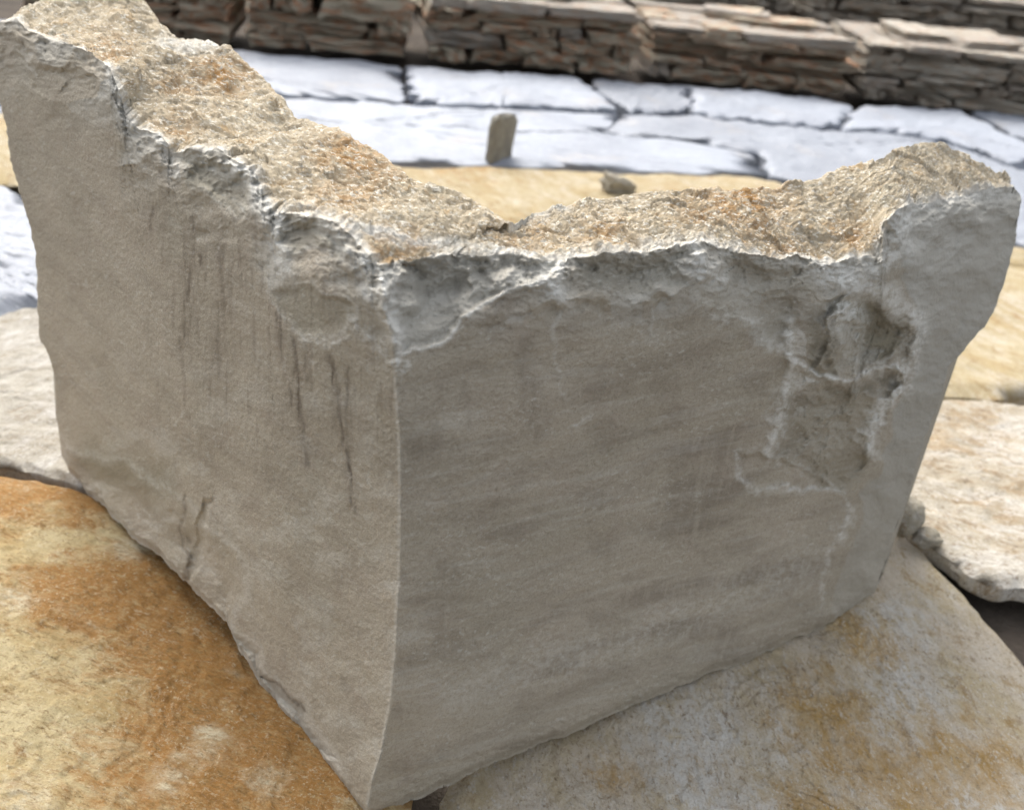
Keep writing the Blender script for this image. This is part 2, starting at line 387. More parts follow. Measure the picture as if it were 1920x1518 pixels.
# broad unevenness
D += fbm(P0, 5, 3)*.006+fbm(P0, 18, 4, .55, 4.)*.0022
# bedding / saw marks on the right face run almost level, on the left face they fall towards the corner
D += (1-onleft)*noise2(X, Y+X*.18, 300, 34, 4, 5.)*.0006*(.4+sm(-.3, .5, noise2(X, Y, 200, 140, 2, 44.)))*sm(1620, 1450, X)
q = X*.50-Y*.86; q2 = X*.86+Y*.5
D += onleft*noise2(q, q2, 30, 240, 4, 6.)*.0006
# distance from the crest
dc = Y-np.interp(X, np.maximum.accumulate(tx), ty)
D += sm(70, 0, dc)**2*.010                                 # worn crest leans back
chip = sm(.05, .45, noise2(X, Y, 75, 55, 3, 12.))*sm(120, 20, dc)
D += chip*.005
fb = np.clip(sm(175, 30, dc+noise2(X, Y, 90, 60, 3, 33.)*60), 0, 1)
f1, v1 = facets(wx, wy, 62, 5, .7); f2, v2 = facets(wx+f1*9, wy, 24, 9, .8)
f3, v3 = facets(wx+f2*4, wy, 34, 14, .7, True)
D += fb*((f1+.5)*.0085+(f2)*.0026+f3*.0011)
pale = np.maximum(pale, fb*.3*sm(.5, .95, v1)); pale = np.maximum(pale, fb*.25*sm(.7, .95, v2))
cool = np.maximum(cool, fb*.6*sm(.15, .6, v1))
D += sm(90, 0, dc)*np.abs(noise2(X, Y, 26, 20, 4, 2.5))*.0045
pale = np.maximum(pale, sm(26, 2, dc)*(.25+.6*noise2(X, Y, 40, 18, 3, 7.)))
# bruised crest tracks, left arm
for pts, wd, a in [([(232,219),(262,245),(300,262),(330,330)], 16, .6), ([(440,300),(478,340),(505,395),(520,470),(530,520)], 24, .8), ([(690,480),(715,515),(735,600),(742,640)], 22, .85),
                   ([(200,120),(222,160),(235,225)], 14, .6), ([(600,410),(660,470),(700,520),(690,560)], 22, .6), ([(380,300),(420,330),(470,350)], 12, .4),
                   ([(1040,490),(1030,520),(1050,560)], 26, .8), ([(1290,455),(1320,500),(1345,520)], 24, .8), ([(1545,500),(1590,525),(1670,560),(1710,600)], 26, .9), ([(1655,420),(1700,400),(1690,470),(1640,500)], 28, .75), ([(1700,385),(1800,372),(1900,352)], 20, .6)]:
    d_ = dline(wx, wy, pts); pale = np.maximum(pale, a*np.exp(-(d_/wd)**2)); D -= .0022*np.exp(-(d_/(wd*.8))**2)*a
# scoops: polygon, depth at the top, softness, cool tint
def scoop(poly, depth, soft, tint=0., rim=0., top=None, grn=0.):
    global D, cool, pale, green
    s_ = inside(wx, wy, poly); k = sm(0, soft, s_)
    D += depth*k
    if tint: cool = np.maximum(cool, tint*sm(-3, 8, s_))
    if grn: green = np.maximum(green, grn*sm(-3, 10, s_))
    if rim: pale = np.maximum(pale, rim*np.exp(-(s_/4.5)**2)); 
# big shell-shaped chip at the head of the arris
shell = [(712,492),(722,560),(733,620),(748,672),(780,655),(840,628),(880,590),(930,550),(985,528),(1035,515),(1050,488),(1000,455),(720,455)]
s_ = inside(wx, wy, shell)
D += sm(0, 130, s_)*.040*sm(690, 480, Y)+sm(0, 14, s_)*.006
D += sm(0, 20, s_)*np.sin(np.hypot(wx-740, wy-480)*.11)*.0012
cool = np.maximum(cool, .75*sm(-2, 10, s_)); pale = np.maximum(pale, .75*np.exp(-((s_-0)/5.)**2)*(Y > 505))
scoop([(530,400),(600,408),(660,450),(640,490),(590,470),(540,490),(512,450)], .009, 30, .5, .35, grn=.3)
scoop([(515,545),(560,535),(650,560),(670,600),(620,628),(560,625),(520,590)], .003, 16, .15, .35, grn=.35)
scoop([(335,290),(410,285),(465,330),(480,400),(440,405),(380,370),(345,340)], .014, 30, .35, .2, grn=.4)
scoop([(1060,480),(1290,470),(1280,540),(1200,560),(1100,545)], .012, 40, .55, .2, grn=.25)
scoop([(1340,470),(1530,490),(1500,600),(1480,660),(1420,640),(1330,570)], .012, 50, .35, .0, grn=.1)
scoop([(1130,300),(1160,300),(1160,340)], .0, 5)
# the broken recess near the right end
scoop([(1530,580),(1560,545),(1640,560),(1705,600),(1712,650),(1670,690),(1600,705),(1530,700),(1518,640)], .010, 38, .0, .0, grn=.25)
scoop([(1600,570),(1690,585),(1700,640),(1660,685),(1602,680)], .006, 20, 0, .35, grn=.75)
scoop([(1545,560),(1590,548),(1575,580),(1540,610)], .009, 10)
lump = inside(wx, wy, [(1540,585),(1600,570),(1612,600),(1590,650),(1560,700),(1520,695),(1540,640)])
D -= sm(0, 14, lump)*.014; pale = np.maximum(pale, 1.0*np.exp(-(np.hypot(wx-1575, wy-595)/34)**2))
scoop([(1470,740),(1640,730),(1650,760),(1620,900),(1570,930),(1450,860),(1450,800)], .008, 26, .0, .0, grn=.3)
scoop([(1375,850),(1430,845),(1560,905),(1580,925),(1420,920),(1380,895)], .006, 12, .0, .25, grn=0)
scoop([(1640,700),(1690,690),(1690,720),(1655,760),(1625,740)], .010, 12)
for pts, wd, a in [([(1478,640),(1490,690),(1478,740),(1450,790),(1443,840),(1460,865)], 13, .7), ([(1505,692),(1560,712),(1620,715),(1690,690)], 8, .75), ([(1700,600),(1712,660),(1690,720),(1655,765),(1632,820),(1630,850)], 14, .75),
                   ([(1375,850),(1385,895),(1420,920),(1500,917),(1585,918)], 4.5, .55), ([(1478,740),(1510,720),(1560,714)], 7, .6), ([(1585,925),(1590,960),(1570,1010),(1545,1060),(1540,1130)], 7, .4), ([(1590,960),(1575,1000)], 14, .5),
                   ([(1300,560),(1340,590),(1400,610),(1470,660)], 14, .4), ([(1035,560),(1040,640),(1055,740)], 6, .3), ([(1225,590),(1228,640)], 4, .35), ([(1060,800),(1105,775)], 3.5, .45),
                   ([(560,625),(620,640),(665,610)], 6, .55), ([(650,590),(690,640),(735,690)], 8, .55), ([(722,560),(735,640),(750,685)], 6, .7), ([(735,690),(765,690)], 8, .7), ([(450,380),(520,410)], 8, .4),
                   ([(1735,600),(1725,640)], 9, .7)]:
    d_ = dline(wx, wy, pts); pale = np.maximum(pale, a*PN*np.exp(-(d_/(wd*(.6+.7*PN)))**2)); D -= .0026*PN*np.exp(-(d_/(wd))**2)*a
rec = sm(0, 30, inside(wx, wy, [(1470,600),(1560,540),(1700,570),(1730,680),(1700,760),(1640,880),(1560,940),(1440,870),(1480,740)]))
g1, w1 = facets(wx, wy, 46, 21, 1.1); g2, w2 = facets(wx, wy, 19, 22, 1.)
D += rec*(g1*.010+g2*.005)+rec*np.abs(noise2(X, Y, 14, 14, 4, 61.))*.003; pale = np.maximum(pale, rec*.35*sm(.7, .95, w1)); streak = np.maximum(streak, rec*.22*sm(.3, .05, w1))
# projecting ledges between the pockets, freshly bruised white
for pts, wd, h_, a in [([(1480,690),(1530,700),(1600,716),(1690,690)], 11, .0060, .8), ([(1478,600),(1484,650),(1480,700),(1470,745)], 12, .0045, .85), ([(1700,600),(1712,650),(1690,705)], 12, .0045, .8),
                       ([(1690,705),(1665,750),(1640,790),(1632,850)], 15, .0035, .95), ([(1470,745),(1445,800),(1450,860)], 13, .0030, .8), ([(1560,575),(1600,572),(1612,590)], 16, .0040, 1.), ([(1608,590),(1606,650),(1596,700)], 6, .0040, .5)]:
    d_ = dline(wx, wy, pts); k_ = np.exp(-(d_/wd)**2)
    D -= h_*k_; pale = np.maximum(pale, a*np.exp(-(d_/(wd*.8))**2)*np.clip(PN+.25, 0, 1))
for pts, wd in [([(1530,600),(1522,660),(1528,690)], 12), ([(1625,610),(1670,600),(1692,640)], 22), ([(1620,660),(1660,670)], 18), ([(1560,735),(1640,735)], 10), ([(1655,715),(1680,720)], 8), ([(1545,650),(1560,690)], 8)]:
    d_ = dline(wx, wy, pts); D += .0034*np.exp(-(d_/wd)**2); green = np.maximum(green, .6*np.exp(-(d_/wd)**2)); streak = np.maximum(streak, .25*np.exp(-(d_/wd)**2))  # pockets cut deeper, their shade also darkened into the colour
# powdery bruise along the foot of the right face
d_ = dline(wx, wy, [(860,1300),(1000,1250),(1120,1220),(1260,1170),(1400,1110),(1500,1060)])
pale = np.maximum(pale, .34*np.exp(-(d_/46)**2)*np.clip(.55+.8*noise2(X, Y, 14, 10, 4, 4., .8)+.4*noise2(X, Y, 70, 40, 2, 9.), 0, 1))
d_ = dline(X, Y, [(745,1345),(900,1335),(1100,1265),(1300,1190),(1500,1110),(1600,1060)])
D += .0022*sm(0, 30, Y-np.interp(X, [745,900,1100,1300,1500,1640], [1345,1335,1265,1190,1110,1030]))*(X > rgx)
pale = np.maximum(pale, .20*onleft*sm(.05, .5, noise2(X, Y, 90, 60, 4, 14.))*sm(500, 900, Y))
# cloudy mineral bands and scattered pale specks on the right face
onr = (1-onleft)*sm(1640, 1500, X)
streak = np.maximum(streak, .42*onr*sm(.0, .7, noise2(X, Y+X*.2, 300, 70, 4, 71.))*sm(560, 640, Y))
streak = np.maximum(streak, .22*onr*sm(.1, .6, noise2(X, Y, 110, 70, 4, 72.)))
pale = np.maximum(pale, .34*onr*sm(.42, .8, noise2(X, Y, 13, 8, 4, 73., .75))*sm(-.2, .4, noise2(X, Y, 160, 90, 3, 74.)))
pale = np.maximum(pale, .16*onr*sm(.1, .6, noise2(X, Y+X*.22, 240, 20, 4, 75.)))
pale = np.maximum(pale, .26*onleft*sm(.40, .8, noise2(X, Y, 12, 12, 4, 76., .75))*sm(-.2, .4, noise2(X, Y, 120, 120, 3, 77.)))
streak = np.maximum(streak, .16*onleft*sm(.1, .6, noise2(X, Y, 90, 130, 4, 78.)))
# thin light arris
pale = np.maximum(pale, .38*np.exp(-(np.abs(X-rgx+3)/3.5)**2)*(Y > 680))
# right end: the face turns away beyond a broken ridge
rdg = np.interp(Y, [330,400,480,600,700,760,850,900,1000,1130], [1640,1668,1690,1712,1705,1680,1648,1628,1598,1560])+noise2(X, Y, 60, 60, 3, 8.)*7
e = np.maximum(0, wx-rdg)/1900.*1.0
soft = np.sqrt(e*e+.004**2)-.004
D += soft*1.05
cool = np.maximum(cool, .8*sm(0, 10, wx-rdg)*sm(1500, 700, Y));  # end face painted paler, standing in for the sky light it catches
D += sm(.0, 14, wx-rdg)*-.004*sm(1000, 560, Y)
# left face: foot is undercut and broken
foot = inside(wx, wy, [(120,830),(190,850),(260,870),(330,930),(420,1000),(470,1080),(440,1190),(340,1090),(200,960),(125,890)])
h1, x1 = facets(wx, wy, 50, 31, .8); D += sm(0, 40, foot)*(h1*.006); D += sm(0, 60, foot)*.012; green = np.maximum(green, .55*np.exp(-(dline(wx, wy, [(170,850),(230,880),(300,900)])/36)**2)); pale = np.maximum(pale, .3*np.exp(-(foot/9)**2))
scoop([(385,935),(405,940),(398,1000),(370,1060),(350,1110),(345,1060),(365,1000)], .007, 9)
lowl = inside(wx, wy, [(425,1170),(470,1190),(500,1260),(560,1310),(640,1440),(600,1420),(480,1285)])
D += sm(0, 22, lowl)*.010; cool = np.maximum(cool, .5*sm(0, 12, lowl)); pale = np.maximum(pale, .3*np.exp(-(lowl/7)**2))
for pts, wd, a in [([(345,930),(352,1020),(345,1100)], 4, .6), ([(490,1270),(530,1290),(560,1330)], 3.5, .7), ([(640,1265),(660,1290)], 7, .35)]:
    d_ = dline(wx, wy, pts); streak = np.maximum(streak, a*np.exp(-(d_/wd)**2)); D += .003*np.exp(-(d_/wd)**2)*a
# dark seep streaks and small holes in the left face
for pts, wd, a in [([(347,375),(348,408)], 4, 1.), ([(287,390),(283,430)], 3.5, .6), ([(365,400),(360,480),(352,560),(345,650)], 7, .75), ([(408,440),(418,520),(414,620),(405,690)], 12, .55),
                   ([(452,450),(455,540)], 5, .7), ([(360,590),(348,645)], 9, .6), ([(520,590),(530,660),(545,760)], 5, .75), ([(553,640),(562,740),(575,870)], 6, .9), ([(575,650),(570,740)], 4, .6),
                   ([(618,670),(635,760),(650,850),(665,960)], 5, .85), ([(655,690),(648,780),(660,900)], 4, .55), ([(375,480),(380,492)], 6, 1.), ([(380,560),(372,650)], 6, .4), ([(310,380),(305,430)], 5, .35), ([(440,480),(430,600)], 6, .45)]:
    d_ = dline(X+noise2(X, Y, 14, 40, 4, 3.)*6, Y, pts); bk = np.clip(.55+1.1*noise2(X, Y, 9, 60, 3, 13.), 0, 1)
    vv_ = np.exp(-(d_/(wd*(.35+.8*bk)))**2)*bk; streak = np.maximum(streak, .62*a*vv_+.50*a*np.exp(-(d_/(wd*2.2))**2)*np.clip(.7+.6*noise2(X, Y, 20, 90, 3, 19.), 0, 1)); D += .0012*vv_*a
streak = np.maximum(streak, .30*onleft*sm(.25, .6, noise2(X, Y, 10, 120, 3, 11.))*sm(250, 340, X)*sm(1000, 700, Y)*sm(350, 420, Y))
# right face soft dark vertical stains
for pts, wd, a in [([(985,640),(988,700),(1005,800)], 22, .35), ([(870,720),(880,800)], 12, .22), ([(1290,600),(1320,700)], 40, .12)]:
    d_ = dline(wx, wy, pts); streak = np.maximum(streak, a*np.exp(-(d_/wd)**2))
cool = np.maximum(cool, .45*sm(110, 10, dc)*(X > rgx))
nn = noise2(X, Y, 9, 9, 4, 1.9); D += nn*.0005*(1+2.5*sm(140, 20, dc))

edgefade = np.minimum(1, np.minimum(sm(0, .004, UU)+.0, 1))
db = np.hypot(0, by[None]-Y)
D += sm(16, 0, db)*.011+sm(60, 0, db)*np.abs(noise2(X, Y, 40, 20, 4, 77.))*.004
PF = CAM+(T+D)[..., None]*rays(X, Y)*1.0                       # (NV,NU,3)

# top bed
NT_ = 210
tb = np.where(U < UC, tplane(kx, ky, PLL, .130), 0)
offR = np.interp(U, [UC, .6, .8, .92, 1], [.130, .120, .105, .075, .03])
bR = tplane(954., 419., PLL, .130)*(rays(954., 419.)@PLR[1])-(PLR[0]-CAM)@PLR[1]
offR = np.interp(U, [UC, .50, .6, .8, .92, 1], [bR, .112, .12, .105, .075, .03])
tb2 = ((PLR[0]-CAM)@PLR[1]+offR)/(rays(kx, ky)@PLR[1])
tb = np.where(U < UC, tb, tb2)
tb = np.maximum(tb, (T+D)[-1]+np.interp(U, [0, .9, 1], [.03, .05, .035]))
ker = np.ones(9)/9; tb = np.convolve(np.pad(tb, 4, 'edge'), ker, 'valid')
PB = CAM+tb[:, None]*rays(kx, ky)                         # back crest (NU,3)
W = np.linspace(0, 1, NT_+1)[1:]
def smooth1(a, n):
    k = np.hanning(n+2)[1:-1]; k /= k.sum()
    return np.stack([np.convolve(np.pad(a[:, i], n//2, 'reflect', reflect_type='odd'), k, 'valid')[:len(a)] for i in range(3)], 1)
SF = smooth1(PF[-1], 61); SB = smooth1(PB, 41)
wlen = np.linalg.norm(PB-PF[-1], axis=1)[None]*W[:, None]
decF = np.exp(-wlen/.012)[..., None]; decB = np.exp(-(wlen[-1:]-wlen)/.012)[..., None]
PT = SF[None]*(1-W)[:, None, None]+SB[None]*W[:, None, None]+(PF[-1]-SF)[None]*decF*(1-W)[:, None, None]**.3+(PB-SB)[None]*decB
PT[-1] = PB
bow = (W*(1-W)*4)[:, None]
q = fbm(PT*np.array([1, 1, .4]), 22, 5, .55, 3.)
zz = q*.006+fbm(PT, 75, 4, .6, 9.)*.0017+fbm(PT*np.array([1, 1, 2.5]), 260, 3, .7, 19.)*.0011
stepn = fbm(PT*np.array([1, 1, 0]), 12, 3, .5, 21.); zz += (np.floor(stepn*4+.3*fbm(PT, 60, 2))/4-stepn)*.0035
fa, va = facets(PT[..., 0]*1000+fbm(PT, 30, 2)*12, PT[..., 1]*1000, 44, 51, .8, True); fc, vc = facets(PT[..., 0]*1000+fbm(PT, 60, 2)*6, PT[..., 1]*1000, 15, 52, .8, True)
zz = zz+fa*.0028+fc*.0013
dz = zz*np.clip(bow*3+.22, 0, 1)
PT[..., 2] += dz-bow*.004*0
TXp = tx[None]*(1-W)[:, None]+kx[None]*W[:, None]; TYp = ty[None]*(1-W)[:, None]+ky[None]*W[:, None]
rust = np.zeros_like(TXp)
for (a, b, s_, v) in [(410,140,60,1.), (330,160,60,.5), (200,90,50,.6), (650,290,70,.9), (690,320,60,.8), (640,370,70,.6), (330,240,50,.5), (1390,380,80,1.), (1330,400,60,.7), (1600,440,50,.7), (1430,430,50,.6), (980,440,60,.5), (740,460,60,.7), (620,440,50,.5), (1480,470,50,.6), (1130,440,60,.5)]:
    rust = np.maximum(rust, v*np.exp(-(np.hypot(TXp-a, (TYp-b)*1.8)/s_)**2))
dl_ = (W[:, None]*np.hypot(kx-tx, ky-ty)[None])
ptop = .55*sm(18, 3, dl_+noise2(TXp, TYp, 30, 8, 3, 4.)*9)
ptop = np.maximum(ptop, .8*np.exp(-(dline(TXp, TYp, [(560,402),(700,440),(820,462),(960,475),(1000,478)])/11)**2))
ptop = np.maximum(ptop, .75*np.exp(-(dline(TXp, TYp, [(950,422),(1010,402),(1060,392)])/9)**2))
ptop = np.maximum(ptop, .75*np.exp(-(dline(TXp, TYp, [(300,85),(400,82)])/14)**2))
ptop = np.maximum(ptop, .65*np.exp(-(dline(TXp, TYp, [(1200,462),(1320,452)])/12)**2))
topm_t = sm(2, 9, dl_+noise2(TXp, TYp, 20, 8, 3, 6.)*6)
topm_f = np.zeros_like(T)
# back wall, bottom
NB = 40
wb = np.linspace(0, 1, NB+1)[1:]
PK = np.repeat(PB[None], NB, 0); PK[..., 2] = PB[None, :, 2]*(1-wb)[:, None]+.004*wb[:, None]
inn = np.where(U[:, None] < UC, PLL[1][None], PLR[1][None])
PK += inn[None]*(fbm(PK, 14, 4)*.012*sm(0, .15, wb)[:, None])[..., None]
NG = 8
wg = np.linspace(0, 1, NG+2)[1:-1]
PG = PK[-1][None]*(1-wg)[:, None, None]+PF[0][None]*wg[:, None, None]
ring = np.concatenate([PF, PT, PK, PG], 0)                      # (NR,NU,3)
NR = ring.shape[0]
def ext(a, b): return np.concatenate([a, b, np.zeros((NB+NG, NU))], 0)
A_pale = ext(np.clip(pale, 0, 1), np.clip(ptop, 0, 1)); A_top = np.concatenate([topm_f, topm_t, np.full((NB, NU), .3), np.zeros((NG, NU))], 0)
A_rust = ext(np.zeros_like(T), rust); A_cool = ext(np.clip(cool, 0, 1), np.zeros_like(rust))
A_st = ext(np.clip(streak, 0, 1), np.zeros_like(rust)); A_gr = ext(np.clip(green, 0, 1), np.zeros_like(rust))
idx = np.arange(NR*NU).reshape(NR, NU)
nx = np.roll(idx, -1, 0)
Fq = np.stack([idx[:, :-1], idx[:, 1:], nx[:, 1:], nx[:, :-1]], -1).reshape(-1, 4)
Vs = [ring.reshape(-1, 3)]; Fs = [Fq]; base = NR*NU
AT = {k: [v.ravel()] for k, v in dict(pale=A_pale, top=A_top, rust=A_rust, cool=A_cool, streak=A_st, green=A_gr).items()}
for col, flip in ((0, False), (NU-1, True)):
    loop = ring[:, col]; c = loop.mean(0); prev = idx[:, col]; K = 10
    # the cap is the straight chord between front and back
    for k in range(1, K+1):
        f_ = 1-k/(K+.5); pts = c+(loop-c)*f_
        cur = base+np.arange(NR); Vs.append(pts); base += NR
        for kk_ in AT: AT[kk_].append(np.full(NR, .3 if kk_ == 'cool' else 0.))
        a, b = prev, np.roll(prev, -1); c2, d2 = cur, np.roll(cur, -1)
        Fs.append(np.stack([a, b, d2, c2] if not flip else [b, a, c2, d2], -1)); prev = cur
blk = mesh_np('stone_block', np.concatenate(Vs), np.concatenate(Fs), M_block, attrs={k: np.concatenate(v) for k, v in AT.items()})
blk_mesh = blk.data
import bmesh
tag(blk, 'large grey-beige cut corner block with sharp vertical edge and rough sandy top', 'stone block')

# ------------------------------------------------------------------ slabs and flagstones
def slab(name, pix, z, thick, mat, nr=40, npt=240, amp=.004, freq=6, jit=.006, seed=0., bev=.012, tilt=None, lip=None, zfun=None):
    """flat stone with an irregular outline: outline given by ground positions"""
    p = np.array([G(a, b, z)[:2] for a, b in pix])
    d_ = np.concatenate([[0], np.cumsum(np.hypot(*np.diff(np.vstack([p, p[:1]]), axis=0).T))])
    s_ = np.linspace(0, d_[-1], npt, endpoint=False); pc = np.vstack([p, p[:1]])
    ox = np.interp(s_, d_, pc[:, 0]); oy = np.interp(s_, d_, pc[:, 1])
    o3 = np.stack([ox, oy, ox*0+seed], -1)
    ox = ox+fbm(o3, 9, 4, .6)*jit*2; oy = oy+fbm(o3, 9, 4, .6, 31.)*jit*2
    area = 0.; c = np.array([ox.mean(), oy.mean()])
    o2 = np.stack([ox, oy], -1)
    rows = []
    # side wall, bottom to top, then rings in to the centre
    for h in np.linspace(0, 1, 9):
        inset = 0
        zz_ = np.full(npt, z-thick+(thick-bev)*h)
        q3 = np.stack([ox, oy, zz_*3+seed], -1)
        off = fbm(q3, 14, 3, .6)*jit*.8*math.sin(math.pi*h*.9)
        dirv = (o2-c); dirv /= np.linalg.norm(dirv, axis=1)[:, None]
        rows.append(np.column_stack([o2+dirv*off[:, None], zz_]))
    tt = 1-(np.linspace(0, 1, nr)**.8)
    for k, f_ in enumerate(tt[:-1]):
        dist = np.linalg.norm(o2-c, axis=1)*(1-f_)
        q2 = c+(o2-c)*f_
        q3 = np.column_stack([q2, np.full(npt, seed)])
        hz = fbm(q3, freq, 5, .55)*amp+fbm(q3, freq*6, 3, .6)*amp*.25
        st_ = fbm(q3, freq*.8, 2, .5, 7.); hz += (np.floor(st_*5+.6*fbm(q3, freq*4, 2))/5-st_)*amp*1.4
        edge = bev*(1-sm(0, bev*1.6, dist))
        hz = hz*sm(0, bev*2, dist)
        rows.append(np.column_stack([q2, z+hz-edge]))
    Vv_ = np.concatenate(rows); nrw = len(rows)
    ix = np.arange(nrw*npt).reshape(nrw, npt); nxt = np.roll(ix, -1, 1)
    ccw = (np.cross(o2, np.roll(o2, -1, 0)).sum() > 0)
    a, b, c_, d2 = ix[:-1], nxt[:-1], nxt[1:], ix[1:]
    Fq_ = np.stack([a, b, c_, d2] if ccw else [b, a, d2, c_], -1).reshape(-1, 4)
    # centre fan as quads-degenerate free: collapse with a tiny ring already near the centre
    org = np.array([c[0], c[1], z]); o = mesh_np(name, Vv_-org, Fq_, mat); o.location = org
    bm = bmesh.new(); bm.from_mesh(o.data); bm.verts.ensure_lookup_table()
    for row in (ix[-1], ix[0]):
        try: bm.faces.new([bm.verts[i] for i in row])
        except ValueError: pass
    bmesh.ops.recalc_face_normals(bm, faces=bm.faces[:]); bm.to_mesh(o.data); bm.free()
    for pf in o.data.polygons: pf.use_smooth = True
    return o

sl1 = slab('flagstone', [(-560,868),(0,880),(70,884),(135,900),(230,940),(420,1060),(620,1230),(765,1400),(762,1520),(745,1750),(500,2500),(-1100,2300)], -.006, .06, M_orange, 170, 520, .005, 9, .004, 1.)
tag(sl1, 'ochre and rust stained slab in lower left corner, under left side of the block', 'stone slab', 'sandstone slabs under and around the block')
sl2 = slab('flagstone', [(832,1488),(1000,1290),(1300,1120),(1560,1010),(1650,985),(1690,992),(1735,1020),(1775,1062),(1830,1125),(1920,1232),(2100,1430),(2500,2100),(900,2500),(840,1700)], -.030, .045, M_gold, 170, 520, .005, 9, .004, 2.)
tag(sl2, 'golden and white mottled slab in lower right corner, under the right block face', 'stone slab', 'sandstone slabs under and around the block')
sl3 = slab('flagstone', [(1350,765),(1760,742),(1920,748),(2500,770),(2700,1200),(1920,1090),(1860,1084),(1818,1066),(1745,1002),(1690,958),(1560,930),(1380,860)], -.012, .032, M_pink, 70, 340, .006, 7, .005, 3.)
tag(sl3, 'pinkish cream rippled slab right of the block, beyond the dark gap', 'stone slab', 'sandstone slabs under and around the block')
sl4 = slab('flagstone', [(-800,560),(0,582),(60,566),(300,640),(600,900),(250,905),(132,884),(70,870),(0,866),(-700,850)], -.008, .06, M_cream, 60, 320, .006, 8, .005, 4.)
tag(sl4, 'cream white slab at the left edge, just behind the ochre slab', 'stone slab', 'sandstone slabs under and around the block')
sl5 = slab('flagstone', [(-700,190),(0,206),(750,307),(930,312),(1130,319),(1250,322),(1420,328),(1700,410),(1880,458),(1920,464),(2500,560),(2700,745),(1920,738),(1760,733),(1300,745),(700,640),(420,500),(60,318),(0,308),(-650,296)], -.01, .06, M_yellow, 70, 420, .006, 5, .006, 5.)
tag(sl5, 'wide yellow slab lying right across behind the block', 'stone slab', 'sandstone slabs under and around the block')
sl6 = slab('flagstone', [(-700,305),(-40,318),(20,332),(60,370),(300,480),(560,660),(320,625),(60,556),(0,574),(-600,548)], .012, .08, M_blue[1], 50, 260, .010, 6, .006, 6., .03)
tag(sl6, 'grey-white round-edged slab at left picture edge, beside the far end of the block', 'stone slab', 'sandstone slabs under and around the block')

FL = [
 ([(-100,20),(300,80),(450,95),(745,120),(757,187),(527,170),(250,148),(-100,110)], 'pale blue-grey flagstone at the foot of the stone stacks, left of the short dark joint', 0),
 ([(766,122),(930,134),(1090,144),(1163,204),(1091,199),(930,193),(772,187)], 'oblong pale flagstone below the stacks, between short dark joint and slanting crack', 2),
 ([(1103,146),(1190,152),(1285,160),(1302,188),(1284,204),(1178,206)], 'small pale flagstone just right of the slanting crack', 1),
 ([(1293,160),(1420,170),(1560,185),(1600,198),(1572,233),(1410,221),(1295,209),(1308,188)], 'pale broken flagstone with chipped front edge under the third and fourth stacks', 2),
 ([(-200,130),(200,162),(527,180),(763,197),(925,202),(1090,209),(1160,213),(1118,238),(1146,254),(1290,262),(1418,286),(1440,322),(1130,312),(930,306),(750,300),(300,245),(-200,180)], 'long bluish white flagstone behind the yellow slab, with the upright shard standing on it', 0),
 ([(1172,214),(1290,214),(1410,229),(1570,242),(1665,248),(1785,264),(1750,296),(1650,345),(1560,350),(1455,324),(1428,284),(1295,257),(1152,250),(1126,238)], 'bluish white flagstone behind the low middle of the block right arm', 1),
 ([(1608,198),(1700,196),(1806,206),(1818,216),(1915,262),(1985,300),(1900,302),(1795,262),(1672,244),(1578,236)], 'wedge shaped pale flagstone at the foot of the rightmost stack', 2),
 ([(1822,206),(1990,222),(2150,300),(2010,296),(1925,258)], 'pale flagstone cut by the right picture edge, below the rightmost stack', 0),
 ([(1796,272),(1900,312),(2100,335),(2300,520),(1920,452),(1780,410),(1690,350),(1762,300)], 'shaded grey flagstone behind the right tip of the block', 1),
]
for i, (px, lab, mi) in enumerate(FL):
    o = slab('flagstone', px, -.012+.006*math.sin(i*2.3), .06, M_blue[mi], 26, 220, .007, 5, .013, 10.+i, .007)
    tag(o, lab, 'flagstone', 'pale blue-grey flagstones behind the block')

# ------------------------------------------------------------------ small loose stones
def chip_stone(name, loc, size, mat, seed, rz=0., tilt=(0, 0), n=48, rough=.38, sq=.5):
    th = np.linspace(0, 2*math.pi, n, endpoint=False); ph = np.linspace(-math.pi/2, math.pi/2, n//2)
    TH, PH = np.meshgrid(th, ph)
    ce = lambda a, e: np.sign(np.cos(a))*np.abs(np.cos(a))**e
    se = lambda a, e: np.sign(np.sin(a))*np.abs(np.sin(a))**e
    v = np.stack([ce(PH, sq)*ce(TH, sq), ce(PH, sq)*se(TH, sq), se(PH, sq)], -1)
    v = v*(1+fbm(v, 1.1, 4, .55, seed)[..., None]*rough)
    v = v*np.array(size)/2
    ix = np.arange(v.shape[0]*n).reshape(-1, n); nxt = np.roll(ix, -1, 1)
    Fq_ = np.stack([ix[:-1], nxt[:-1], nxt[1:], ix[1:]], -1).reshape(-1, 4)
    o = mesh_np(name, v.reshape(-1, 3), Fq_, mat)
    o.location = loc; o.rotation_euler = (tilt[0], tilt[1], rz); return o
M_chip = mat_slab('beige_broken_stone', (.52, .47, .36), (.42, .38, .30), (.40, .28, .16), (.62, .60, .55), (.20, .17, .13), (.55, .7), (.5, .65), 3., 1.)
M_shard = mat_slab('grey_broken_stone', (.42, .39, .31), (.30, .28, .235), (.34, .26, .16), (.44, .42, .36), (.12, .11, .10), (.55, .7), (.5, .65), 3., 1.)
p = G(925, 303, -.01)
shard = chip_stone('stone_shard', (p[0]+.012, p[1]+.035, .038), (.026, .085, .12), M_shard, 5., -.6, (R_(-5), R_(2)), rough=.15, sq=.3)
tag(shard, 'small upright grey-beige shard standing alone on the bluish flagstone', 'stone')
p = G(1158, 358, -.01)
ch1 = chip_stone('stone_chip', (p[0], p[1], .004), (.075, .05, .035), M_chip, 8., .5, (0, R_(20)))
tag(ch1, 'little dark pebble on the yellow slab behind the notch of the block', 'stone')
p = G(1700, 1004, -.012)
